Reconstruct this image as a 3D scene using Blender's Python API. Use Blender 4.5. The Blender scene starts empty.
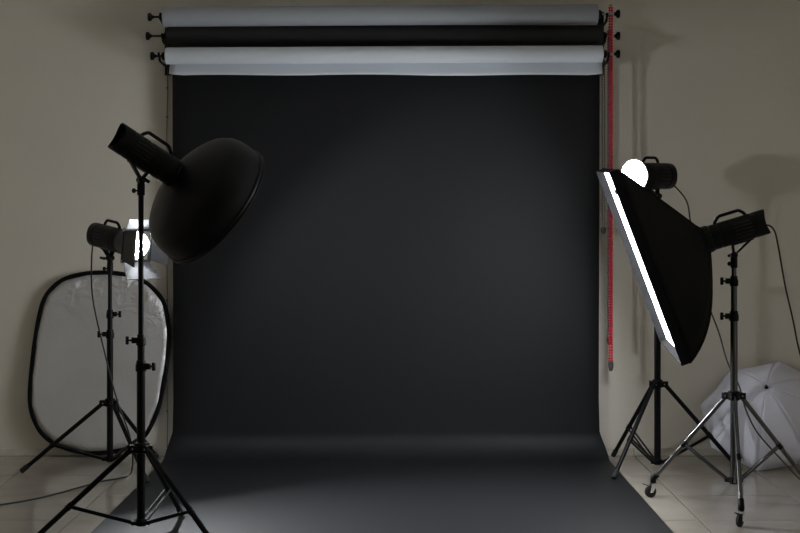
import bpy, bmesh, math, random
from mathutils import Vector as V, Matrix
random.seed(7)
PI = math.pi

# ------------------------------------------------------------------ camera
F, H0, HX, HY = 1400.0, 1.44, 400.0, 224.0     # focal length in pixels, eye height, vanishing point (800x533 frame)
WALL = 8.708                                   # distance of the back wall
scene = bpy.context.scene
COL = scene.collection
cam = bpy.data.cameras.new('camera'); cam.sensor_width = 36.0; cam.lens = F / 800 * 36
cam.shift_y = -(266.5 - HY) / 800
camo = bpy.data.objects.new('camera', cam); COL.objects.link(camo)
camo.location = (0, 0, H0); camo.rotation_euler = (PI / 2, 0, 0)
cam.clip_start = 0.05
scene.camera = camo

# ------------------------------------------------------------------ light and exposure
world = bpy.data.worlds.new('world'); scene.world = world; world.use_nodes = True
world.node_tree.nodes['Background'].inputs[0].default_value = (0.5, 0.5, 0.5, 1)
world.node_tree.nodes['Background'].inputs[1].default_value = 0.0
scene.view_settings.view_transform = 'Standard'
scene.view_settings.look = 'None'
scene.view_settings.gamma = 1.0
scene.view_settings.exposure = 0.0
scene.view_settings.use_curve_mapping = False
scene.cycles.max_bounces = 8
scene.cycles.diffuse_bounces = 5
scene.cycles.caustics_reflective = False
scene.cycles.caustics_refractive = False
scene.cycles.sample_clamp_indirect = 6.0
# radiance of the four lamps (emission strength)
E_BULB, E_SOFT, E_BARN, E_DISH = 60.0, 14.5, 4900.0, 480.0
LAMP_COL = (0.93, 0.97, 1.0)


def P(x, y, z):
    """photo pixel + distance -> world point"""
    return V(((x - HX) * z / F, z, H0 - (y - HY) * z / F))


def PF(x, y):
    """photo pixel on the floor"""
    z = F * H0 / (y - HY)
    return V(((x - HX) * z / F, z, 0.0))


# ------------------------------------------------------------------ materials
def mat(name, col, rough=0.5, metal=0.0, var=0.06, scale=8.0, bump=0.0, bscale=120.0, spec=0.5, coat=0.0,
        emit=None, transl=0.0, stretch=(1, 1, 1)):
    m = bpy.data.materials.new(name); m.use_nodes = True
    nt = m.node_tree; N, L = nt.nodes, nt.links
    b = N['Principled BSDF']
    tc = N.new('ShaderNodeTexCoord'); mp = N.new('ShaderNodeMapping')
    mp.inputs['Scale'].default_value = stretch
    L.new(tc.outputs['Object'], mp.inputs['Vector'])
    nz = N.new('ShaderNodeTexNoise'); nz.inputs['Scale'].default_value = scale; nz.inputs['Detail'].default_value = 5
    L.new(mp.outputs[0], nz.inputs['Vector'])
    cr = N.new('ShaderNodeValToRGB')
    cr.color_ramp.elements[0].position = 0.3; cr.color_ramp.elements[1].position = 0.7
    cr.color_ramp.elements[0].color = tuple(c * (1 - var) for c in col) + (1,)
    cr.color_ramp.elements[1].color = tuple(min(1, c * (1 + var)) for c in col) + (1,)
    L.new(nz.outputs['Fac'], cr.inputs[0]); L.new(cr.outputs[0], b.inputs['Base Color'])
    b.inputs['Roughness'].default_value = rough; b.inputs['Metallic'].default_value = metal
    b.inputs['Specular IOR Level'].default_value = spec; b.inputs['Coat Weight'].default_value = coat
    if bump:
        n2 = N.new('ShaderNodeTexNoise'); n2.inputs['Scale'].default_value = bscale; n2.inputs['Detail'].default_value = 4
        L.new(mp.outputs[0], n2.inputs['Vector'])
        bp = N.new('ShaderNodeBump'); bp.inputs['Strength'].default_value = bump; bp.inputs['Distance'].default_value = 0.01
        L.new(n2.outputs['Fac'], bp.inputs['Height']); L.new(bp.outputs[0], b.inputs['Normal'])
    if emit:
        b.inputs['Emission Color'].default_value = tuple(emit[1]) + (1,)
        b.inputs['Emission Strength'].default_value = emit[0]
    if transl:
        t = N.new('ShaderNodeBsdfTranslucent'); mx = N.new('ShaderNodeMixShader'); mx.inputs[0].default_value = transl
        L.new(cr.outputs[0], t.inputs['Color'])
        L.new(b.outputs[0], mx.inputs[1]); L.new(t.outputs[0], mx.inputs[2])
        L.new(mx.outputs[0], N['Material Output'].inputs['Surface'])
    return m


M = {}
M['wall'] = mat('painted_plaster', (0.74, 0.695, 0.61), 0.75, var=0.03, scale=1.3, bump=0.12, bscale=60)
M['ceiling'] = mat('ceiling_paint', (0.78, 0.76, 0.72), 0.9, var=0.03)
M['tile'] = mat('glazed_tile', (0.36, 0.325, 0.28), 0.11, var=0.08, scale=5.0, bump=0.02, bscale=9)
M['grout'] = mat('grout', (0.06, 0.05, 0.042), 0.9, var=0.2, scale=40)
M['skirting'] = mat('skirting_tile', (0.66, 0.62, 0.54), 0.4, var=0.1, scale=14)
M['paper_dark'] = mat('charcoal_seamless_paper', (0.0106, 0.0110, 0.0128), 0.55, var=0.03, scale=2, bump=0.02, bscale=30, spec=0.2)
M['paper_black'] = mat('black_paper_roll', (0.012, 0.012, 0.014), 0.6, var=0.1, scale=3)
M['paper_white'] = mat('white_seamless_paper', (0.72, 0.76, 0.82), 0.7, var=0.02, scale=2, bump=0.03, bscale=6, stretch=(0.3, 1, 1))
M['paper_grey'] = mat('grey_seamless_paper', (0.40, 0.425, 0.46), 0.7, var=0.02, scale=2)
M['card'] = mat('cardboard_core', (0.55, 0.50, 0.42), 0.8, var=0.1)
M['black'] = mat('black_plastic', (0.0055, 0.0055, 0.006), 0.42, var=0.2, scale=30, bump=0.05, bscale=300, spec=0.14)
M['blackpaint'] = mat('black_powder_coat', (0.0045, 0.0045, 0.005), 0.34, metal=0.0, var=0.2, scale=30, spec=0.15)
M['darkmetal'] = mat('black_anodised_metal', (0.12, 0.12, 0.125), 0.22, metal=0.9, var=0.15, scale=20, stretch=(1, 1, .2))
M['chrome'] = mat('chrome', (0.75, 0.75, 0.76), 0.12, metal=1.0, var=0.05)
M['steel'] = mat('brushed_steel', (0.45, 0.45, 0.46), 0.32, metal=1.0, var=0.08, scale=40)
M['rubber'] = mat('black_rubber', (0.008, 0.008, 0.008), 0.7, var=0.2, scale=25)
M['cord'] = mat('cord_rubber', (0.008, 0.008, 0.008), 0.5, var=0.2, scale=25)
M['dish'] = mat('satin_black_paint', (0.006, 0.006, 0.007), 0.38, var=0.1, scale=12, bump=0.03, bscale=200, spec=0.2)
M['dish_in'] = mat('dish_inside_silver', (0.30, 0.30, 0.30), 0.5, var=0.02)
M['refl_in'] = mat('reflector_inside', (0.80, 0.80, 0.80), 0.25, metal=0.9, var=0.05, bump=0.2, bscale=90)
M['softfab'] = mat('black_nylon', (0.004, 0.004, 0.0045), 0.6, var=0.2, scale=18, bump=0.25, bscale=45, spec=0.12)
M['lipfab'] = mat('black_nylon_lip', (0.012, 0.012, 0.013), 0.9, var=0.2, scale=18, spec=0.03)
M['white_print'] = mat('white_tab', (0.8, 0.8, 0.8), 0.6, var=0.03)
M['diffuser'] = mat('diffuser_cloth', (0.8, 0.8, 0.8), 0.8, var=0.01, emit=(E_SOFT, LAMP_COL))
M['bulb'] = mat('frosted_lamp_glass', (0.8, 0.8, 0.8), 0.4, var=0.01, emit=(E_BULB, LAMP_COL))
M['barnlamp'] = mat('barn_lamp_glass', (0.8, 0.8, 0.8), 0.4, var=0.01, emit=(E_BARN, LAMP_COL))
M['dishlamp'] = mat('dish_lamp_glass', (0.8, 0.8, 0.8), 0.4, var=0.01, emit=(E_DISH, LAMP_COL))
M['leaf'] = mat('barn_leaf_paint', (0.03, 0.03, 0.032), 0.38, metal=0.3, var=0.1)
M['leaf_in'] = mat('barn_leaf_silver', (0.045, 0.046, 0.05), 0.5, metal=0.0, var=0.1)
M['umb'] = mat('white_umbrella_nylon', (0.86, 0.86, 0.97), 0.55, var=0.03, scale=6, transl=0.15)
M['red'] = mat('red_plastic_chain', (0.80, 0.03, 0.06), 0.75, var=0.15, scale=60)
M['teal'] = mat('teal_plastic_chain', (0.03, 0.22, 0.24), 0.4, var=0.15, scale=60)
M['greychain'] = mat('grey_plastic_chain', (0.22, 0.19, 0.17), 0.5, var=0.15, scale=60)
M['weight'] = mat('grey_plastic_weight', (0.10, 0.09, 0.09), 0.5, var=0.15, scale=60)


def wrinkled_silver():
    m = mat('silver_reflector_cloth', (0.72, 0.71, 0.71), 0.45, metal=0.55, var=0.04, scale=3)
    nt = m.node_tree; N, L = nt.nodes, nt.links
    tc = N.new('ShaderNodeTexCoord')
    wv = N.new('ShaderNodeTexNoise'); wv.inputs['Scale'].default_value = 9; wv.inputs['Detail'].default_value = 6
    wv.inputs['Distortion'].default_value = 1.2
    L.new(tc.outputs['Object'], wv.inputs['Vector'])
    # the cloth is creased near its hem and smooth in the middle
    sx = N.new('ShaderNodeSeparateXYZ'); L.new(tc.outputs['Object'], sx.inputs[0])
    ln = N.new('ShaderNodeVectorMath'); ln.operation = 'LENGTH'
    sub = N.new('ShaderNodeVectorMath'); sub.operation = 'SUBTRACT'; sub.inputs[1].default_value = (-0.02, 0, 0.50)
    L.new(tc.outputs['Object'], sub.inputs[0]); L.new(sub.outputs[0], ln.inputs[0])
    mr = N.new('ShaderNodeMapRange'); mr.inputs['From Min'].default_value = 0.38; mr.inputs['From Max'].default_value = 0.62
    mr.inputs['To Min'].default_value = 0.05; mr.inputs['To Max'].default_value = 0.7
    L.new(ln.outputs['Value'], mr.inputs['Value'])
    bp = N.new('ShaderNodeBump'); bp.inputs['Distance'].default_value = 0.06
    L.new(mr.outputs[0], bp.inputs['Strength'])
    L.new(wv.outputs['Fac'], bp.inputs['Height']); L.new(bp.outputs[0], N['Principled BSDF'].inputs['Normal'])
    return m


M['silver'] = wrinkled_silver()


# ------------------------------------------------------------------ object helpers
def link(o):
    COL.objects.link(o); return o


def thing(name, loc, label, cat, group=None):
    o = link(bpy.data.objects.new(name, None)); o.location = loc; o.empty_display_size = 0.1
    o['label'] = label; o['category'] = cat
    if group: o['group'] = group
    return o


def wloc(o):
    p = V((0, 0, 0))
    while o is not None:
        p = p + V(o.location); o = o.parent
    return p


def part(name, bm, material, parent=None, label=None, smooth=True, origin=None):
    """bm holds world coordinates; becomes ONE mesh object (child of parent)"""
    base = wloc(parent) if parent else V(origin or (0, 0, 0))
    bmesh.ops.recalc_face_normals(bm, faces=bm.faces[:])
    for v in bm.verts: v.co -= base
    me = bpy.data.meshes.new(name); bm.to_mesh(me); bm.free()
    mats = material if isinstance(material, (list, tuple)) else [material]
    for k in mats: me.materials.append(M[k])
    if smooth:
        me.polygons.foreach_set('use_smooth', [True] * len(me.polygons))
        try: me.set_sharp_from_angle(angle=math.radians(38))
        except Exception: pass
    o = link(bpy.data.objects.new(name, me))
    if parent: o.parent = parent
    else: o.location = base
    if label: o['label'] = label
    return o


def struct(o):
    o['kind'] = 'structure'; return o


def tag(o, label, cat, group=None):
    o['label'] = label; o['category'] = cat
    if group: o['group'] = group
    return o


def BM(): return bmesh.new()


def basis(a, up=V((0, 0, 1))):
    a = V(a).normalized()
    s = a.cross(up)
    if s.length < 1e-4: s = V((1, 0, 0))
    s.normalize(); u = s.cross(a).normalized()
    return a, s, u


def lathe(bm, o, a, prof, seg=24, cap=True, up=V((0, 0, 1)), mi=0):
    """profile [(s, r)] revolved around axis a through o"""
    a, s, u = basis(a, up)
    rings = []
    for (t, r) in prof:
        c = V(o) + a * t
        if r < 1e-5:
            rings.append([bm.verts.new(c)])
        else:
            rings.append([bm.verts.new(c + (s * math.cos(2 * PI * k / seg) + u * math.sin(2 * PI * k / seg)) * r) for k in range(seg)])
    fs = []
    for r0, r1 in zip(rings, rings[1:]):
        for k in range(seg):
            k2 = (k + 1) % seg
            if len(r0) == 1 and len(r1) == 1: continue
            if len(r0) == 1: fs.append(bm.faces.new((r0[0], r1[k2], r1[k])))
            elif len(r1) == 1: fs.append(bm.faces.new((r0[k], r0[k2], r1[0])))
            else: fs.append(bm.faces.new((r0[k], r0[k2], r1[k2], r1[k])))
    if cap:
        if len(rings[0]) > 1: fs.append(bm.faces.new(rings[0][::-1]))
        if len(rings[-1]) > 1: fs.append(bm.faces.new(rings[-1]))
    for f in fs: f.material_index = mi
    return bm


def rod(bm, p0, p1, r, seg=14, bev=0.0):
    p0, p1 = V(p0), V(p1); d = (p1 - p0); l = d.length
    b = min(bev or r * 0.25, l * .3)
    return lathe(bm, p0, d, [(0, r - b), (b, r), (l - b, r), (l, r - b)], seg)


def spline(pts, n=8):
    pts = [V(p) for p in pts]; out = []
    q = [pts[0] * 2 - pts[1]] + pts + [pts[-1] * 2 - pts[-2]]
    for i in range(1, len(q) - 2):
        for k in range(n):
            t = k / n
            out.append(0.5 * ((2 * q[i]) + (q[i + 1] - q[i - 1]) * t + (2 * q[i - 1] - 5 * q[i] + 4 * q[i + 1] - q[i + 2]) * t * t
                              + (3 * q[i] - q[i - 1] - 3 * q[i + 1] + q[i + 2]) * t ** 3))
    out.append(pts[-1]); return out


def sweep(bm, pts, r, seg=10, closed=False, flat=1.0, up=None):
    pts = [V(p) for p in pts]; n = len(pts); rings = []
    prev = None
    for i, p in enumerate(pts):
        if closed: t = pts[(i + 1) % n] - pts[i - 1]
        else: t = pts[min(i + 1, n - 1)] - pts[max(i - 1, 0)]
        t.normalize()
        if up is not None: s = t.cross(V(up)).normalized()
        elif prev is None:
            s = t.cross(V((0, 0, 1)))
            if s.length < 1e-3: s = t.cross(V((0, 1, 0)))
            s.normalize()
        else:
            s = (prev - t * prev.dot(t)).normalized()
        prev = s; u = s.cross(t)
        rings.append([bm.verts.new(p + s * (math.cos(2 * PI * k / seg) * r) + u * (math.sin(2 * PI * k / seg) * r * flat)) for k in range(seg)])
    rng = range(n) if closed else range(n - 1)
    for i in rng:
        a, b = rings[i], rings[(i + 1) % n]
        for k in range(seg):
            k2 = (k + 1) % seg
            bm.faces.new((a[k], a[k2], b[k2], b[k]))
    if not closed:
        bm.faces.new(rings[0][::-1]); bm.faces.new(rings[-1])
    return bm


def obox(bm, c, ex, ey, ez, bev=0.0):
    """oriented box: centre and three half-extent vectors"""
    c = V(c); ex, ey, ez = V(ex), V(ey), V(ez); vs = []
    for k in (-1, 1):
        for j in (-1, 1):
            for i in (-1, 1):
                vs.append(bm.verts.new(c + ex * i + ey * j + ez * k))
    fs = [(0, 2, 3, 1), (4, 5, 7, 6), (0, 1, 5, 4), (2, 6, 7, 3), (0, 4, 6, 2), (1, 3, 7, 5)]
    faces = [bm.faces.new([vs[i] for i in f]) for f in fs]
    if bev:
        edges = {e for f in faces for e in f.edges}
        bmesh.ops.bevel(bm, geom=list(edges), offset=bev, segments=2, affect='EDGES', profile=0.5)
    return bm


def abox(bm, x0, x1, y0, y1, z0, z1, bev=0.0):
    return obox(bm, ((x0 + x1) / 2, (y0 + y1) / 2, (z0 + z1) / 2), ((x1 - x0) / 2, 0, 0), (0, (y1 - y0) / 2, 0), (0, 0, (z1 - z0) / 2), bev)


def slab(bm, pts, nrm, th):
    """flat polygon with thickness th along nrm"""
    nrm = V(nrm).normalized()
    a = [bm.verts.new(V(p)) for p in pts]; b = [bm.verts.new(V(p) + nrm * th) for p in pts]
    bm.faces.new(a); bm.faces.new(b[::-1]); n = len(a)
    for i in range(n): bm.faces.new((a[i], b[i], b[(i + 1) % n], a[(i + 1) % n]))
    return bm


# ------------------------------------------------------------------ the room
T = 0.61
XL, XR = 1.454 - 8 * T, 1.454 + 3 * T
YF = 6.81 - 13 * T
CEIL = 3.15
struct(part('floor', abox(BM(), XL, XR, YF, WALL, -0.10, -0.004), 'grout', smooth=False))
floor = bpy.data.objects['floor']
struct(part('wall_back', abox(BM(), XL - .1, XR + .1, WALL, WALL + .1, -0.10, CEIL + .1), 'wall', smooth=False))
struct(part('wall_left', abox(BM(), XL - .1, XL, YF, WALL, -0.10, CEIL + .1), 'wall', smooth=False))
struct(part('wall_right', abox(BM(), XR, XR + .1, YF, WALL, -0.10, CEIL + .1), 'wall', smooth=False))
struct(part('wall_front', abox(BM(), XL - .1, XR + .1, YF - .1, YF, -0.10, CEIL + .1), 'wall', smooth=False))
struct(part('ceiling', abox(BM(), XL, XR, YF, WALL, CEIL, CEIL + .1), 'ceiling', smooth=False))

bm = obox(BM(), (0, 0, -0.004), (T / 2 - .003, 0, 0), (0, T / 2 - .003, 0), (0, 0, .004), 0.0012)
tile0 = part('tile', bm, 'tile', floor, smooth=False)
bm = obox(BM(), (0, 0, -0.004), (T / 2 - .003, 0, 0), (0, (WALL - 8.64) / 2 - .002, 0), (0, 0, .004), 0.0012)
tilec = part('tile', bm, 'tile', floor, smooth=False)
first = {tile0: True, tilec: True}
for j in range(17):
    for i in range(11):
        src = tilec if j == 16 else tile0
        o = src if first[src] else link(src.copy())
        first[src] = False; o.parent = floor
        yc = (8.64 + WALL) / 2 if j == 16 else YF + T * (j + .5)
        o.location = (XL + T * (i + .5), yc, random.uniform(-.0004, .0002))
# skirting tiles along the back wall
sk = struct(part('baseboard_back', abox(BM(), XL, XR, WALL - .004, WALL, 0, .045), 'grout', smooth=False))
s0 = part('skirting_tile', abox(BM(), -T / 2 + .0015, T / 2 - .0015, WALL - .010, WALL - .003, .001, .046, .0015), 'skirting', sk, smooth=False)
for i in range(11):
    o = s0 if i == 0 else link(s0.copy())
    o.parent = sk; o.location = (XL + T * (i + .5), 0, 0)

# ------------------------------------------------------------------ backdrop rolls
RX0, RX1 = P(172, 0, 8.59).x, P(600, 0, 8.59).x


def roll(bm, x0, x1, y, z, r):
    lathe(bm, (x0, y, z), (1, 0, 0), [(0, .03), (0, r - .002), (.002, r), (x1 - x0 - .002, r), (x1 - x0, r - .002), (x1 - x0, .03)], 40, cap=False)
    return bm


def roll_fittings(t, x0, x1, y, z, kx0, kx1):
    lathe_b = BM(); lathe(lathe_b, (x0 - .004, y, z), (1, 0, 0), [(0, .022), (0, .030), (x1 - x0 + .008, .030), (x1 - x0 + .008, .022)], 24)
    part('cardboard_core', lathe_b, 'card', t)
    for sgn, xe, kx in ((-1, x0, kx0), (1, x1, kx1)):
        b = BM(); rod(b, (xe - sgn * .03, y, z), (kx - sgn * .012, y, z), .0065, 12)
        part('axle', b, 'steel' if sgn > 0 else 'blackpaint', t)
        b = BM(); lathe(b, (xe + sgn * .006, y, z), (sgn, 0, 0), [(0, .024), (.006, .027), (.016, .022), (.022, .012)], 20)
        part('end_plug', b, 'black', t)
        b = BM(); lathe(b, (kx - sgn * .026, y, z), (sgn, 0, 0), [(0, .010), (.008, .011), (.012, .018), (.018, .025), (.03, .026), (.034, .022)], 20)
        part('knob', b, 'black', t)


# upper roll, coloured greyer than the white roll at the bottom
y1, z1 = 8.455, P(0, 15.5, 8.455).z
t = thing('backdrop_roll', (P(380, 0, y1).x, y1, z1 - .06), 'rolled pale grey seamless paper, the topmost roll on the wall brackets', 'paper roll')
part('paper_roll', roll(BM(), P(163.5, 0, y1).x, P(597.5, 0, y1).x, y1, z1, .0595), 'paper_grey', t)
roll_fittings(t, P(163.5, 0, y1).x, P(597.5, 0, y1).x, y1, z1, P(149.5, 0, y1).x, P(618.5, 0, y1).x)
t.rotation_euler = (0, -.0065, 0)

# middle roll that feeds the dark sweep
y2, z2 = 8.515, P(0, 36, 8.515).z
SHY = 8.622
t = thing('dark_backdrop', (P(386, 0, SHY).x, SHY, 0), 'dark charcoal seamless paper backdrop hanging from the middle roll and sweeping over the floor', 'backdrop')
part('paper_roll', roll(BM(), P(168, 0, y2).x, P(602, 0, y2).x, y2, z2, .066), 'paper_black', t)
roll_fittings(t, P(168, 0, y2).x, P(602, 0, y2).x, y2, z2, P(147.5, 0, y2).x, P(618.5, 0, y2).x)
bm = BM()
R = 0.16
path = []     # (y, z, left x, right x)
zt = z2
for k in range(13):
    s = k / 12; path.append((SHY - .040 * (1 - s) ** 1.3, zt + (R - zt) * s))
for k in range(1, 13):
    a = PI / 2 * k / 12; path.append((SHY - R * (1 - math.cos(a)), R - R * math.sin(a) + .0035))
for k in range(1, 15):
    path.append((SHY - R - (SHY - R - 5.3) * k / 14, .0035))
rows = []
NX = 40
for (yy, zz) in path:
    g = max(0.0, min(1.0, (0.20 - zz) / 0.19)); g = g * g * (3 - 2 * g)
    xl = RX0 + (-1.437 - RX0) * g; xr = RX1 + (1.272 - RX1) * g
    row = []
    for i in range(NX + 1):
        f = i / NX
        f = 0.5 - 0.5 * math.cos(PI * f) if True else f
        x = xl + (xr - xl) * f
        e = min(x - xl, xr - x)
        curl = max(0, 1 - e / .10) ** 2 * .022 * (1 - g)
        wav = .004 * math.sin(2.3 * x + 1.1 * zz) * (1 - g)
        row.append(bm.verts.new((x, yy + curl + wav, zz)))
    rows.append(row)
for a, b in zip(rows, rows[1:]):
    for i in range(NX): bm.faces.new((a[i], a[i + 1], b[i + 1], b[i]))
sheet = part('paper_sheet', bm, 'paper_dark', t)
so = sheet.modifiers.new('thickness', 'SOLIDIFY'); so.thickness = .0012; so.offset = 0

# lower white roll with its loose end hanging
y3, z3 = 8.395, P(0, 55, 8.395).z
t = thing('backdrop_roll', (P(386, 0, y3).x, y3, z3 - .06), 'white seamless paper roll with a loose end hanging down, lowest on the brackets', 'paper roll')
rx0, rx1 = P(166, 0, y3).x, P(602.5, 0, y3).x
R3 = .050
part('paper_roll', roll(BM(), rx0, rx1, y3, z3, R3), 'paper_white', t)
roll_fittings(t, rx0, rx1, y3, z3, P(152, 0, y3).x, P(618.5, 0, y3).x)
bm = BM(); rows = []
zend = P(0, 75.5, y3 + .03).z
sec = [(y3 + (R3 + .0015) * math.sin(a), z3 + (R3 + .0015) * math.cos(a)) for a in [PI * .5 * k / 6 - .25 for k in range(7)]]
for k in range(1, 7):
    s_ = k / 6; sec.append((y3 + R3 + .0015 - .045 * s_ ** 1.5, z3 + .012 + (zend - z3 - .012) * s_))
sx0, sx1 = P(169.5, 0, y3 + .03).x, P(602, 0, y3 + .03).x
for j_, (yy, zz) in enumerate(sec):
    row = []
    for i_ in range(61):
        f = i_ / 60; x = sx0 + (sx1 - sx0) * f
        low = max(0, j_ - 6) / 6
        dz = low * (.004 * math.sin(5 * f + .6) + .003 * math.sin(17 * f))
        if f < .03: dz += low * .010 * (1 - f / .03)
        if f > .97: dz += low * .008 * ((f - .97) / .03)
        row.append(bm.verts.new((x, yy - low * .006 * math.sin(4 * f), zz + dz)))
    rows.append(row)
for a, b in zip(rows, rows[1:]):
    for i_ in range(60): bm.faces.new((a[i_], a[i_ + 1], b[i_ + 1], b[i_]))
o = part('loose_end', bm, 'paper_white', t)
so = o.modifiers.new('thickness', 'SOLIDIFY'); so.thickness = .001; so.offset = 0
t.rotation_euler = (0, -.0045, 0)

# brackets at both ends
for side, xx, lab in ((-1, P(164.2, 0, 8.56).x, 'black triple roll bracket on the wall beside the thin grey cable'),
                      (1, P(604, 0, 8.56).x, 'black triple roll bracket on the wall above the red bead chain')):
    b0 = V((xx, WALL, z3 - .06))
    t = thing('roll_bracket', b0, lab, 'bracket', 'brackets for the backdrop rolls')
    part('wall_plate', abox(BM(), xx - .02, xx + .02, WALL - .008, WALL, z3 - .09, z1 + .06, .002), 'blackpaint', t)
    for (yy, zz) in ((y1, z1), (y2, z2), (y3, z3)):
        b = BM()
        sweep(b, spline([(xx, WALL - .006, zz - .045), (xx, yy + .03, zz - .035), (xx, yy, zz - .018), (xx, yy - .022, zz - .010), (xx, yy - .030, zz + .012)], 5), .008, 8)
        part('hook', b, 'blackpaint', t)
    b = BM(); abox(b, xx - .006, xx + .006, WALL - .10, WALL - .006, z2 - .075, z2 - .05, .002)
    part('gusset', b, 'blackpaint', t)


# bead chains
def chain(name, label, x, ytop, ybot, mk, z, weight, dx=.0070, br=.0080):
    top, bot = P(x, ytop, z), P(x, ybot, z)
    t = thing(name, bot, label, 'bead chain', 'pull chains of the backdrop rolls')
    for s in (-1, 1):
        n = int((top.z - bot.z) / .0165)
        prof = []
        for k in range(n):
            zz = k * .0165
            prof += [(zz, .0028), (zz + .003, br * .86), (zz + .0065, br), (zz + .010, br * .86), (zz + .013, .0028)]
        b = BM(); lathe(b, (bot.x + s * dx, z, bot.z), (0, 0, 1), prof, 6)
        part('bead_strand', b, mk, t)
    b = BM()
    lathe(b, (bot.x, z, bot.z - .055 * weight), (0, 0, 1), [(0, .006), (.006, .012), (.03 * weight, .017), (.055 * weight, .016), (.058 * weight, .010)], 14)
    part('weight', b, 'weight', t)
    b = BM(); sweep(b, [(bot.x + dx * math.cos(a), z, top.z + dx * .8 * math.sin(a)) for a in [PI * k / 8 for k in range(9)]], .004, 6)
    part('top_loop', b, mk, t)
    return t


chain('red_chain', 'long red plastic bead chain hanging beside the backdrop', 610.8, 6, 362, 'red', 8.505, 1.0)
chain('teal_chain', 'teal plastic bead chain hanging behind the red one', 609.5, 28, 338, 'teal', 8.545, .8)
chain('grey_chain', 'short grey bead chain between backdrop paper and red chain', 603.4, 58, 228, 'greychain', 8.62, .7, br=.005)

# thin cable with clips on the wall left of the backdrop
t = thing('wall_cable', (P(167.5, 0, WALL).x, WALL, .05), 'thin grey cable clipped to the wall along the backdrop edge', 'cable')
cx = P(167.3, 0, WALL).x
b = BM(); sweep(b, [(cx + .003 * math.sin(k * .9), WALL - .006, .05 + (2.42 - .05) * k / 24) for k in range(25)], .0026, 8)
part('cord', b, 'greychain', t)
for yp in (88, 117, 200, 300, 411):
    zz = P(0, yp, WALL).z
    b = BM(); abox(b, cx - .006, cx + .006, WALL - .010, WALL, zz - .006, zz + .006, .002)
    part('clip', b, 'greychain', t)


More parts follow.
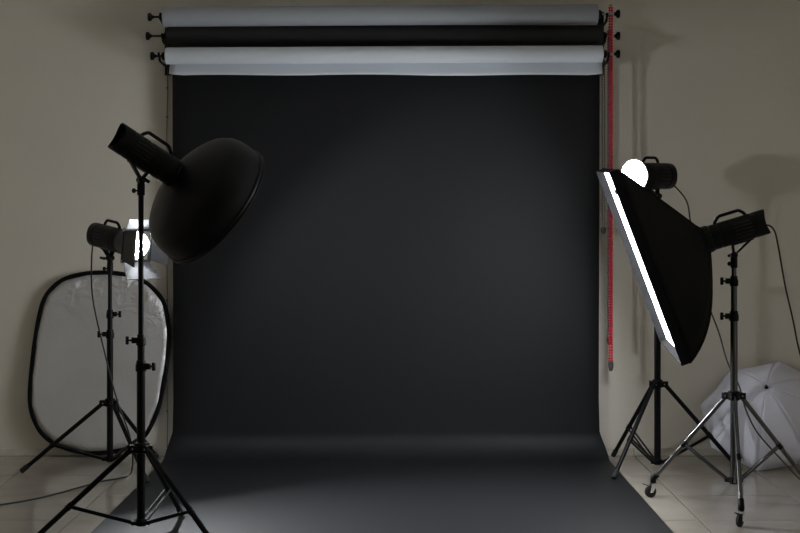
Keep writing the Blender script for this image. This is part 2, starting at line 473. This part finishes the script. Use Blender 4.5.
# ------------------------------------------------------------------ light stands
def stand(label, c, feet, bottom, hub, sections, clamps, top, leg_r=.0125, brace_t=.55, caster=False, foot_z=.004, mk='blackpaint', brace_pair=()):
    """c=(x,y); feet=[(angle, radius)]; sections=[(z0,z1,r)]; clamps=[(z, knob angle, r)]"""
    t = thing('light_stand', (c[0], c[1], 0), label, 'light stand', 'tripod stands carrying the studio lamps')
    cx, cy = c
    for (z0, z1, r) in sections:
        b = BM(); rod(b, (cx, cy, z0), (cx, cy, z1), r, 18, .002)
        part('column_tube', b, mk, t)
    r0 = sections[0][2]
    # spigot on top
    b = BM(); lathe(b, (cx, cy, top - .002), (0, 0, 1), [(0, .009), (.012, .009), (.014, .007), (.02, .007), (.022, .009), (.036, .008)], 14)
    part('spigot', b, 'steel', t)
    for (zc, ang, r) in clamps:
        b = BM(); lathe(b, (cx, cy, zc - .026), (0, 0, 1), [(0, r + .005), (.004, r + .009), (.03, r + .009), (.036, r + .006), (.052, r + .004)], 18)
        d = V((math.cos(ang), math.sin(ang), 0)); s = V((0, 0, 1)).cross(d)
        obox(b, V((cx, cy, zc)) + d * (r + .016), d * .014, s * .009, V((0, 0, .014)), .002)
        col = part('clamp_collar', b, 'black', t)
        b = BM(); p = V((cx, cy, zc)) + d * (r + .028)
        rod(b, p, p + d * .016, .005, 10)
        obox(b, p + d * .022, d * .007, s * .008, V((0, 0, .019)), .003)
        part('clamp_knob', b, 'black', col)
    # hub
    b = BM(); lathe(b, (cx, cy, hub - .028), (0, 0, 1), [(0, r0 + .003), (.004, r0 + .011), (.046, r0 + .011), (.05, r0 + .003)], 20)
    for (ang, rr) in feet:
        d = V((math.cos(ang), math.sin(ang), 0)); s = V((0, 0, 1)).cross(d)
        for q in (-1, 1):
            obox(b, V((cx, cy, hub - .006)) + d * (r0 + .024) + s * (q * .014), d * .018, s * .003, V((0, 0, .016)), .001)
    part('hub', b, 'black', t)
    # bottom collar
    b = BM(); lathe(b, (cx, cy, bottom - .004), (0, 0, 1), [(0, r0 - .002), (.004, r0 + .006), (.03, r0 + .007), (.034, r0 + .002)], 20)
    for (ang, rr) in feet:
        d = V((math.cos(ang), math.sin(ang), 0)); s = V((0, 0, 1)).cross(d)
        for q in (-1, 1):
            obox(b, V((cx, cy, bottom + .013)) + d * (r0 + .014) + s * (q * .012), d * .013, s * .003, V((0, 0, .010)), .001)
    part('bottom_collar', b, 'black', t)
    for n, (ang, rr) in enumerate(feet):
        d = V((math.cos(ang), math.sin(ang), 0)); s = V((0, 0, 1)).cross(d)
        top_p = V((cx, cy, hub - .006)) + d * (r0 + .022)
        fz = .098 if caster else leg_r * .8 + foot_z
        foot = V((cx, cy, 0)) + d * rr + V((0, 0, fz))
        b = BM(); rod(b, top_p, foot, leg_r, 14, .002)
        leg = part('leg', b, 'darkmetal' if caster else mk, t)
        b = BM(); rod(b, top_p + s * -.019, top_p + s * .019, .004, 8)
        part('rivet', b, 'steel', leg)
        ax = (foot - top_p).normalized()
        if not caster:
            b = BM(); rod(b, foot - ax * .045, foot + ax * .006, leg_r + .003, 14, .003)
            part('rubber_foot', b, 'rubber', leg)
        else:
            b = BM()
            lathe(b, (foot.x, foot.y, foot.z - .022), (0, 0, 1), [(0, .013), (.004, .016), (.018, .016), (.036, .013), (.04, .010)], 16)
            rod(b, foot - ax * .035, foot + ax * .002, leg_r + .004, 14, .003)
            cas = part('caster', b, 'black', t)
            yaw = ang + (0.9, -0.5, 0.4)[n]
            f = V((math.cos(yaw), math.sin(yaw), 0)); g = V((0, 0, 1)).cross(f)
            wc = V((foot.x, foot.y, .031)) + f * .016
            b = BM()
            lathe(b, wc - g * .010, g, [(0, .012), (0, .026), (.004, .031), (.016, .031), (.020, .026), (.020, .012)], 24, cap=False)
            lathe(b, wc - g * .008, g, [(0, .012), (.016, .012)], 14)
            part('wheel', b, 'rubber', cas)
            b = BM()
            for q in (-1, 1):
                slab(b, [wc + g * (q * .014) + f * .008 + V((0, 0, -.004)), wc + g * (q * .014) + f * -.008 + V((0, 0, -.004)),
                         V((foot.x, foot.y, foot.z - .024)) + g * (q * .014) - f * .014, V((foot.x, foot.y, foot.z - .024)) + g * (q * .014) + f * .014], g, .0025)
            obox(b, V((foot.x, foot.y, foot.z - .025)), f * .015, g * .016, V((0, 0, .002)))
            rod(b, wc - g * .019, wc + g * .019, .004, 8)
            part('fork', b, 'chrome', cas)
            b = BM(); obox(b, wc + f * .022 + V((0, 0, .034)), f * .020 + V((0, 0, .008)), g * .009, V((0, 0, .002)), .001)
            part('brake_lever', b, 'black', cas)
        # brace from bottom collar to the leg
        bp = top_p.lerp(foot, brace_t)
        b0 = V((cx, cy, bottom + .013)) + d * (r0 + .016)
        b = BM()
        if n in brace_pair:
            for q in (-1, 1):
                dirv = (bp - b0).normalized(); nn = s.cross(dirv)
                obox(b, (bp + b0) / 2 + s * (q * .013), (bp - b0) / 2, s * .0022, nn * .006)
        else:
            dirv = (bp - b0).normalized(); nn = s.cross(dirv)
            obox(b, (bp + b0) / 2, (bp - b0) / 2, s * .007, nn * .0085, .002)
        br = part('brace', b, 'rubber' if n in brace_pair else mk, t)
        b = BM(); lathe(b, bp - ax * .016, ax, [(0, leg_r + .0025), (.032, leg_r + .0025)], 14)
        rod(b, bp - s * .02, bp + s * .02, .0035, 8)
        part('leg_sleeve', b, 'black', br)
    return t


D2R = math.radians


def Zp(y, z): return H0 - (y - HY) * z / F


# front left (beauty dish)
z = 6.4; C1 = (P(141, 0, z).x, z)
stand('black tripod stand holding up the lamp with the big round dish', C1, [(D2R(77), .49), (D2R(-38), .50), (D2R(198), .49)], .064, Zp(447, z),
      [(.06, Zp(366, z), .0195), (Zp(366, z), Zp(340, z), .0165), (Zp(340, z), Zp(189, z), .0125)],
      [(Zp(366, z), D2R(-20), .0165), (Zp(340, z), D2R(200), .013)], Zp(189, z), leg_r=.0125, foot_z=.008, brace_t=.62, brace_pair=(0,))
# rear left (barn doors)
z = 8.15; C2 = (P(110, 0, z).x, z)
stand('black tripod stand in front of the silver reflector', C2, [(D2R(187), .50), (D2R(66), .48), (D2R(306), .49)], .06, Zp(402, z),
      [(.055, Zp(334, z), .0185), (Zp(334, z), Zp(314, z), .0155), (Zp(314, z), Zp(267, z), .012)],
      [(Zp(334, z), D2R(200), .0155), (Zp(314, z), D2R(-15), .013)], Zp(267, z), leg_r=.0125, brace_t=.62)
# front right on casters (softbox)
z = 7.1; C3 = (P(734, 0, z).x, z)
stand('metal tripod stand on three small caster wheels in front of the umbrella', C3, [(D2R(142), .455), (D2R(261), .435), (D2R(21.5), .455)], Zp(483, z), Zp(395, z),
      [(Zp(484, z), Zp(316, z), .0185), (Zp(316, z), Zp(281, z), .0155), (Zp(281, z), Zp(262, z), .0125)],
      [(Zp(316, z), D2R(190), .0155), (Zp(281, z), D2R(185), .013)], Zp(262, z), leg_r=.0115, caster=True, brace_t=.57, mk='darkmetal')
# rear right (bare lamp)
z = 8.2; C4 = (P(657.5, 0, z).x, z)
stand('black tripod stand behind the softbox, carrying the glaring lamp', C4, [(D2R(228), .46), (D2R(115), .46), (D2R(-14), .47)], .035, Zp(383, z),
      [(.03, Zp(300, z), .0195), (Zp(300, z), Zp(270, z), .016), (Zp(270, z), Zp(204, z), .0125)],
      [(Zp(300, z), D2R(200), .016), (Zp(270, z), D2R(-20), .013)], Zp(204, z), leg_r=.0125, foot_z=.008, brace_t=.6, brace_pair=(0, 1))


# ------------------------------------------------------------------ studio lamps
def lamp_head(label, c, axis, rad, back, front, pivot, stand_top, bend=0.0):
    """c: body centre; axis points to the light opening; pivot: tilt joint; returns thing and basis"""
    a, s, u = basis(axis)
    c = V(c)
    t = thing('studio_lamp', V(stand_top), label, 'studio lamp', 'flash heads on the stands')
    L = back + front
    b = BM()
    lathe(b, c - a * back, a, [(.030, rad * .55), (.030, rad * .90), (0, rad * .93), (.002, rad * .98), (.010, rad), (.05, rad), (.052, rad * .97), (.058, rad * .97), (.060, rad),
                               (L - .055, rad), (L - .053, rad * .965), (L - .047, rad * .965), (L - .045, rad), (L - .012, rad), (L - .004, rad * .97), (L, rad * .90)], 36)
    # pull the rear cowl back at top and bottom so that the tail reads as a scooped cut
    for v in b.verts:
        q = (v.co - c).dot(a)
        if q < -back + .012:
            w = (v.co - c); ww = w - a * q
            k = abs(ww.dot(u)) / rad
            v.co -= a * (.022 * k * k)
    part('body', b, 'black', t)
    b = BM(); lathe(b, c + a * (front - .004), a, [(0, rad * .92), (.003, rad * 1.03), (.016, rad * 1.03), (.020, rad * .96), (.020, rad * .6)], 36)
    part('mount_ring', b, 'blackpaint', t)
    b = BM(); lathe(b, c - a * (back - .031), a, [(-.002, rad * .2), (-.002, rad * .86), (.004, rad * .86)], 30)
    pan = part('rear_panel', b, 'blackpaint', t)
    for (i, j, r) in ((-.3, .3, .012), (.3, .3, .012), (0, -.35, .016)):
        b = BM(); p = c - a * (back - .029) + s * (i * rad) + u * (j * rad)
        rod(b, p, p - a * .012, r, 14)
        part('dial', b, 'rubber', pan)
    # cooling slots: fins along the flanks
    for q in (-1, 1):
        for k in range(5):
            ang = q * (D2R(90) + D2R(-32 + 16 * k) * 1) - D2R(0)
            rr = s * math.sin(ang) + u * math.cos(ang); tt = a.cross(rr)
            b = BM(); obox(b, c - a * (back - .115) + rr * (rad + .0005), a * .045, tt * .0035, rr * .002, .0008)
            part('fin', b, 'rubber', t)
    # carrying handle
    h0, h1, hh = -back * .42, front * .72, rad + .030
    hp = [c + a * h0 + u * (rad * .95), c + a * (h0 + .006) + u * (rad + .010), c + a * (h0 + .020) + u * (hh - .005), c + a * (h0 + .030) + u * hh,
          c + a * (h1 - .040) + u * hh, c + a * (h1 - .026) + u * (hh - .004), c + a * (h1 - .006) + u * (rad + .008), c + a * h1 + u * (rad * .95)]
    b = BM(); sweep(b, hp, .0085, 10)
    part('handle', b, 'black', t)
    # V bracket to the pivot
    pivot = V(pivot); st = V(stand_top)
    b = BM()
    for e in (-.052, .050):
        p0 = c + a * e - u * (rad * .93)
        d = (p0 - pivot); n = d.cross(s).normalized()
        obox(b, (p0 + pivot) / 2, d / 2, s * .013, n * .0055, .001)
    p0, p1 = c - a * .058 - u * (rad * .97), c + a * .056 - u * (rad * .97)
    obox(b, (p0 + p1) / 2, (p1 - p0) / 2, s * .016, u * .006, .001)
    rod(b, pivot - s * .022, pivot + s * .022, .017, 18)
    br = part('tilt_bracket', b, 'blackpaint', t)
    b = BM(); rod(b, pivot + s * .022, pivot + s * .045, .006, 10)
    obox(b, pivot + s * .05, s * .008, a * .022, u * .007, .003)
    part('tilt_lever', b, 'black', br)
    b = BM(); rod(b, pivot - s * .021, pivot - s * .026, .012, 14)
    part('pivot_cap', b, 'black', br)
    # socket around the stand spigot
    b = BM(); sa = V((0, 0, 1))
    lathe(b, st - sa * .03, sa, [(0, .015), (.003, .018), (.05, .018), ((pivot - st).length + .03, .013)], 18)
    part('stand_socket', b, 'blackpaint', t)
    b = BM(); h = V((-.75, -.66, 0)).normalized()
    rod(b, st + h * .016 - sa * .008, st + h * .032 - sa * .008, .0045, 10)
    lathe(b, st + h * .03 - sa * .008, h, [(0, .006), (.003, .011), (.012, .011), (.015, .007)], 12)
    part('socket_knob', b, 'black', t)
    return t, a, s, u


# -- front left lamp and its dish
a1 = V((.669, .476, -.572)).normalized()
rim_c = V((-.8742, 6.598, 1.5268))
a1h = V((.72, .476, -.505)).normalized()
HC1 = rim_c - a1 * .262 - a1h * .158
st1 = V((C1[0], C1[1], Zp(189, 6.4)))
T1, a, s, u = lamp_head('black studio lamp tilted downward, wearing the big round dish', HC1, a1h, .066, .150, .150,
                        V((C1[0], C1[1], Zp(180, 6.4))), st1)
a, s, u = basis(a1)
t = thing('beauty_dish', HC1 + a * .165, 'large round satin black dish reflector tilted down toward the backdrop', 'dish reflector')
prof = [(-.248, .050), (-.244, .085), (-.232, .130), (-.220, .164), (-.204, .206), (-.188, .240), (-.172, .267), (-.157, .288), (-.126, .311), (-.094, .322), (-.063, .3265), (-.031, .328), (0, .3285)]
prof = [(q, r * .975) for (q, r) in prof]
b = BM(); lathe(b, rim_c, a, prof, 64, cap=False)
part('bowl', b, 'dish', t)
b = BM(); lathe(b, rim_c, a, [(q + .004, r - .004) for (q, r) in prof], 64, cap=False)
part('bowl_lining', b, 'dish_in', t)
b = BM(); lathe(b, rim_c, a, [(-.016, .318), (-.016, .323), (-.010, .325), (-.004, .323), (0, .322), (.004, .326), (.010, .326), (.012, .322), (.008, .317), (-.014, .316)], 72, cap=False)
part('rim', b, 'dish', t)
b = BM(); lathe(b, rim_c - a * .274, a, [(0, .050), (0, .064), (.014, .066), (.028, .062), (.030, .050)], 32, cap=False)
part('mount_ring', b, 'blackpaint', t)
b = BM(); lathe(b, rim_c - a * .238, a, [(0, .050), (.006, .052), (.010, .046), (.012, 0)], 24)
part('flash_dome', b, 'dishlamp', T1)

# -- rear left lamp with barn doors
a2 = V((.70, -.70, -.14)).normalized()
HC2 = P(109, 238, 8.15)
st2 = V((C2[0], C2[1], Zp(267, 8.15)))
T2, a, s, u = lamp_head('black studio lamp with barn doors above the silver reflector', HC2, a2, .070, .135, .145,
                        V((C2[0], C2[1], Zp(258, 8.15))), st2)
fr = HC2 + a * .155
t = thing('barn_door_set', fr, 'black metal barn doors around a glaring lamp', 'barn doors')
b = BM(); lathe(b, fr, a, [(0, .066), (.0, .070), (.03, .072), (.12, .084), (.13, .085), (.13, .080), (.12, .079), (.03, .067), (.004, .062)], 36, cap=False)
part('reflector_cone', b, ['leaf'], t)
b = BM(); lathe(b, fr, a, [(.006, .058), (.03, .064), (.128, .0775)], 36, cap=False)
part('cone_lining', b, 'refl_in', t)
q0 = fr + a * .13; hw = .090
b = BM()
for (e1, e2) in ((s, u), (u, s)):
    for g in (-1, 1):
        obox(b, q0 + e1 * (g * hw), e1 * .008, e2 * (hw + .008), a * .006, .001)
part('door_frame', b, 'leaf', t)
for (e, f, ang, L0, flare) in ((u, s, 40, .105, .035), (-u, s, 42, .125, .035), (s, u, 0, .125, .02), (-s, u, 72, .105, .03)):
    # leaf hinged on side e, opened outward by ang from the axis
    dirv = (a * math.cos(D2R(ang)) + e * math.sin(D2R(ang))).normalized()
    nrm = dirv.cross(f).normalized()
    if nrm.dot(e) < 0: nrm = -nrm
    h = q0 + e * (hw + .004) + a * .006
    pts = [h - f * .085, h + f * .085, h + f * (.085 + flare) + dirv * L0, h - f * (.085 + flare) + dirv * L0]
    b = BM(); slab(b, pts, nrm, .0022)
    lf = part('door_leaf', b, 'leaf', t, smooth=False)
    b = BM(); slab(b, [p.lerp((pts[0] + pts[1] + pts[2] + pts[3]) / 4, .02) - nrm * .0006 for p in pts], -nrm, .0004)
    part('leaf_lining', b, 'leaf_in', lf, smooth=False)
    b = BM(); rod(b, h - f * .085 - a * .003, h + f * .085 - a * .003, .005, 10)
    part('hinge', b, 'blackpaint', lf)
    b = BM(); rod(b, h + f * .097 - a * .003 - e * .006, h + f * .103 - a * .003 - e * .006, .008, 12)
    part('hinge_screw', b, 'steel', lf)
b = BM(); lathe(b, fr + a * .012, a, [(0, .050), (.02, .056), (.032, .052), (.042, .034), (.047, 0)], 24)
part('flash_dome', b, 'barnlamp', T2)

# -- front right lamp with softbox
NT, NB, FT, FB = P(606, 173, 6.65), P(685, 366, 6.65), P(598, 170, 7.55), P(658, 343, 7.55)
SC = (NT + NB + FT + FB) / 4
su = ((FT + FB) - (NT + NB)).normalized()          # near -> far
sv = ((NB + FB) - (NT + FT)); sv = (sv - su * sv.dot(su)).normalized()   # top -> bottom
sn = su.cross(sv).normalized()
if sn.x > 0: sn = -sn
HU, HV, DEP = .452, .492, .425
a3 = V((-.955, .03, -.29)).normalized()
FL = P(709.5, 238.5, 7.08)
HC3 = FL - a3 * .152
st3 = V((C3[0], C3[1], Zp(262, 7.1)))
T3, a, s, u = lamp_head('black studio lamp mounted behind the black softbox, on the caster stand', HC3, a3, .0645, .130, .150,
                        V((C3[0], C3[1], Zp(255, 7.1))), st3)
t = thing('softbox', FL, 'large square black softbox with glowing white front, tilted downward', 'softbox')
LIP = .042
face0 = SC - sn * LIP                # plane of the diffuser; the lip runs from here to SC
cor = [(-1, -1), (1, -1), (1, 1), (-1, 1)]
RA = .064
for k in range(4):
    (i0, j0), (i1, j1) = cor[k], cor[(k + 1) % 4]
    outw = (su * ((i0 + i1) / 2) + sv * ((j0 + j1) / 2)).normalized()
    b = BM(); rows = []
    for m in range(13):
        tt = m / 12
        row = []
        for n in range(13):
            w = n / 12
            e = face0 + su * (HU * (i0 + (i1 - i0) * w)) + sv * (HV * (j0 + (j1 - j0) * w))
            ang0 = math.atan2(j0, i0); ang1 = math.atan2(j1, i1)
            d = ang1 - ang0
            while d > PI: d -= 2 * PI
            while d < -PI: d += 2 * PI
            an = ang0 + d * w
            r = FL + sn * .02 + su * (RA * math.cos(an)) + sv * (RA * math.sin(an))
            p = e.lerp(r, tt)
            bow = math.sin(PI * tt ** .9)
            ax_p = face0.lerp(FL, tt); rd = (p - ax_p); rd = (rd - sn * rd.dot(sn)).normalized()
            p = p + rd * ((.040 + .042 * rd.dot(sv)) * bow) - sn * (.035 * max(0, rd.dot(sv)) * bow) - outw * (.022 * math.sin(PI * w) * math.sin(PI * tt))
            row.append(b.verts.new(p))
        rows.append(row)
    for r0, r1 in zip(rows, rows[1:]):
        for n in range(12): b.faces.new((r0[n], r0[n + 1], r1[n + 1], r1[n]))
    o = part('side_panel', b, 'softfab', t)
    so = o.modifiers.new('thickness', 'SOLIDIFY'); so.thickness = .002; so.offset = 0
    # lip strip on this side
    e0 = su * (HU * i0) + sv * (HV * j0); e1 = su * (HU * i1) + sv * (HV * j1)
    b = BM(); slab(b, [face0 + e0, face0 + e1, SC + e1, SC + e0], -outw, .003)
    part('lip', b, 'lipfab', t, smooth=False)
    # seam piping along the corner, over the rod
    pts = []
    for m in range(13):
        tt = m / 12; bow = math.sin(PI * tt ** .9)
        o1 = (su * ((i0 + i1) / 2) + sv * ((j0 + j1) / 2)).normalized()
        e = face0 + su * (HU * i0) + sv * (HV * j0); r = FL + sn * .02 + (su * i0 + sv * j0).normalized() * RA
        q = e.lerp(r, tt); rd = q - face0.lerp(FL, tt); rd = (rd - sn * rd.dot(sn)).normalized()
        pts.append(q + rd * ((.040 + .042 * rd.dot(sv)) * bow) - sn * (.035 * max(0, rd.dot(sv)) * bow))
    b = BM(); sweep(b, pts, .004, 8)
    part('corner_rod', b, 'softfab', t)
b = BM(); slab(b, [face0 + su * (HU * i - .002 * i) + sv * (HV * j - .002 * j) for (i, j) in cor], sn, .003)
part('diffuser', b, 'diffuser', t, smooth=False, label='glowing white diffuser cloth')
b = BM(); lathe(b, FL - sn * .008, sn, [(0, .055), (0, .066), (.010, .070), (.034, .070), (.036, .060)], 36, cap=False)
part('speed_ring', b, 'blackpaint', t)
b = BM(); p = face0 + sn * .028 - su * (HU - .004) - sv * (HV * .80)
obox(b, p, sn * .022, su * .002, sv * .012, .001)
part('fastener_tab', b, 'white_print', t, label='small white hook tab')

# -- rear right lamp
a4 = V((-.72, -.69, -.02)).normalized()
HC4 = P(652, 176, 8.2)
st4 = V((C4[0], C4[1], Zp(204, 8.2)))
T4, a, s, u = lamp_head('black studio lamp with a bare glaring dome, above the softbox', HC4, a4, .077, .150, .125,
                        V((C4[0], C4[1], Zp(196, 8.2))), st4)
fr = HC4 + a * .135
b = BM(); lathe(b, fr, a, [(0, .058), (.002, .072), (.035, .096), (.040, .096), (.040, .092), (.012, .062)], 36, cap=False)
part('reflector_collar', b, 'refl_in', T4)
b = BM()
lathe(b, fr + a * .014, a, [(0, .054), (.010, .070), (.022, .087), (.034, .086), (.052, .070), (.066, .042), (.070, .02), (.072, 0)], 36)
part('flash_dome', b, 'bulb', T4)


# ------------------------------------------------------------------ silver reflector
outline = [(40.6, 303.6), (51, 287), (65.4, 277), (86, 272), (103, 271), (119, 272), (139.6, 277), (156, 289), (166, 303.6), (170.6, 328), (170.2, 353),
           (164.5, 390), (158, 415), (144, 440), (123, 452), (90, 455.5), (61, 449), (42.7, 437.7), (32.4, 421), (28.3, 402.6), (29, 378), (33, 340.8)]
zb, ztp = 8.625, 8.675
loop = []
for (x, y) in outline:
    f = (455.5 - y) / 184; z = zb + (ztp - zb) * f
    loop.append(P(x, y, z))
n = len(loop)
full = []
for i in range(n):
    p0, p1, p2, p3 = loop[i - 1], loop[i], loop[(i + 1) % n], loop[(i + 2) % n]
    for k in range(4):
        tt = k / 4
        full.append(0.5 * ((2 * p1) + (p2 - p0) * tt + (2 * p0 - 5 * p1 + 4 * p2 - p3) * tt * tt + (3 * p1 - p0 - 3 * p2 + p3) * tt ** 3))
minz = min(p.z for p in full)
for p in full: p.z += .016 - minz
cen = sum(full, V()) / len(full)
inn = [cen + (p - cen) * (1 - .024 / (p - cen).length) for p in full]
t = thing('photo_reflector', (cen.x, zb, 0), 'silver oval collapsible reflector with black rim leaning on the wall', 'reflector')
b = BM()
nr = 14
rings = []
for r in range(1, nr + 1):
    row = []
    for k, p in enumerate(inn):
        q = cen + (p - cen) * (r / nr)
        w = (r / nr) ** 2
        q = q + V((0, 1, 0)) * (.0045 * w * math.sin(k * .55) * (1 - (r / nr) ** 8) + .003 * w * math.sin(k * 1.3 + r))
        row.append(b.verts.new(q))
    rings.append(row)
c0 = b.verts.new(cen)
m = len(inn)
for k in range(m): b.faces.new((c0, rings[0][k], rings[0][(k + 1) % m]))
for r0, r1 in zip(rings, rings[1:]):
    for k in range(m): b.faces.new((r0[k], r1[k], r1[(k + 1) % m], r0[(k + 1) % m]))
o = part('silver_cloth', b, 'silver', t)
so = o.modifiers.new('thickness', 'SOLIDIFY'); so.thickness = .0015; so.offset = 0
mid = [(p + q) / 2 for p, q in zip(full, inn)]
b = BM(); sweep(b, mid, .014, 10, closed=True, flat=.5, up=(0, 1, 0))
part('rim', b, 'softfab', t)

# ------------------------------------------------------------------ white umbrella
UA = V((-.24, -.69, .69)).normalized(); UR, UD = .41, .262
ua, us, uu = basis(UA)
UC = V((P(769, 0, 8.405).x, 8.405, UR * .725 + .002))
UA_tip = UC + ua * UD
t = thing('photo_umbrella', (UC.x, UC.y, 0), 'open white shoot-through umbrella lying on the floor against the wall', 'umbrella')
NP = 8; off = D2R(96)


def upt(r, th):
    # r 0..1 along a rib, th angle; cloth sags between the ribs
    k = (th - off) / (2 * PI / NP); fr_ = k - math.floor(k); sg = math.sin(PI * fr_)
    rr = r * UR * (1 - .085 * sg * r)
    h = UD * (1 - r ** 1.75) - .012 * sg * r
    return UC + us * (rr * math.cos(th)) + uu * (rr * math.sin(th)) + ua * h


for k in range(NP):
    t0 = off + 2 * PI * k / NP; b = BM(); rows = []
    for i in range(10):
        r = .02 + .98 * i / 9
        rows.append([b.verts.new(upt(r, t0 + 2 * PI / NP * (j / 8 * .9999 + .00005))) for j in range(9)])
    for r0, r1 in zip(rows, rows[1:]):
        for j in range(8): b.faces.new((r0[j], r0[j + 1], r1[j + 1], r1[j]))
    o = part('canopy_panel', b, 'umb', t)
    so = o.modifiers.new('thickness', 'SOLIDIFY'); so.thickness = .0008; so.offset = 0
    b = BM(); sweep(b, [upt(.03 + .97 * i / 8, t0 + .0001) - ua * .004 for i in range(9)], .0022, 6)
    rib = part('rib', b, 'steel', t)
    b = BM(); p = upt(1.0, t0 + .0001) - ua * .003; q = (p - UC).normalized()
    rod(b, p - q * .004, p + q * .004, .0035, 8)
    part('rib_tip', b, 'white_print', rib)
    b = BM(); rod(b, UC + ua * .10, upt(.5, t0 + .0001) - ua * .006, .0018, 6)
    part('stretcher', b, 'steel', rib)
b = BM(); rod(b, UA_tip - ua * .62, UA_tip + ua * .012, .004, 10)
part('shaft', b, 'steel', t)
b = BM(); lathe(b, UA_tip - ua * .008, ua, [(0, .012), (.010, .011), (.014, .006), (.03, .005), (.032, .003)], 14)
part('ferrule', b, 'black', t)
b = BM(); lathe(b, UC + ua * .09, ua, [(0, .007), (.002, .012), (.02, .012), (.022, .007)], 14)
part('runner', b, 'black', t)


# ------------------------------------------------------------------ power cords
def cord(label, pts, r=.0045):
    b = BM(); sweep(b, spline(pts, 8), r, 8)
    o = part('power_cord', b, 'cord', None, origin=pts[-1])
    tag(o, label, 'power cord', 'power cords of the studio lamps'); return o


def tail(c, axis, back, rad, f=-.3):
    a, s, u = basis(axis); return V(c) - a * (back - .030) + u * (rad * f), a


p, a = tail(HC2, a2, .135, .07)
cord('black cord dropping past the silver reflector and trailing over the tiles',
     [p, p - a * .05, P(91.5, 262, 8.23), P(93, 300, 8.16), P(104, 350, 8.10), P(117, 400, 8.06), P(128, 430, 8.04), P(132.5, 452, 8.02)]
     + [V((q.x, q.y, .006)) for q in (PF(131, 474), PF(121, 479), PF(99, 483), PF(60, 494), PF(30, 501), PF(-6, 507), PF(-40, 512))])
p, a = tail(HC3, a3, .130, .0645)
cord('black cord curving down from the softbox lamp', [p, p - a * .045, P(774, 230, 7.05), P(778, 245, 7.05), P(785, 285, 7.05), P(793, 320, 7.05), P(801, 357, 7.05), P(822, 420, 7.05)]
     + [V((2.25, 7.1, .10)), V((2.36, 7.15, .006)), V((2.75, 7.3, .006))])
p, a = tail(HC4, a4, .150, .077)
cord('black cord running from the bare lamp down across the white umbrella',
     [p, p - a * .04, P(686, 200, 8.28), P(691, 225, 8.30), P(700, 270, 8.3), P(709.5, 307, 8.28), P(719, 333, 8.22), P(727.5, 362, 8.1), P(739, 386, 8.0), P(746, 410, 7.96), P(757, 432, 7.93), P(777, 455, 7.90)]
     + [V((q.x, q.y, .006)) for q in (PF(806, 485), PF(830, 488), PF(860, 490))])
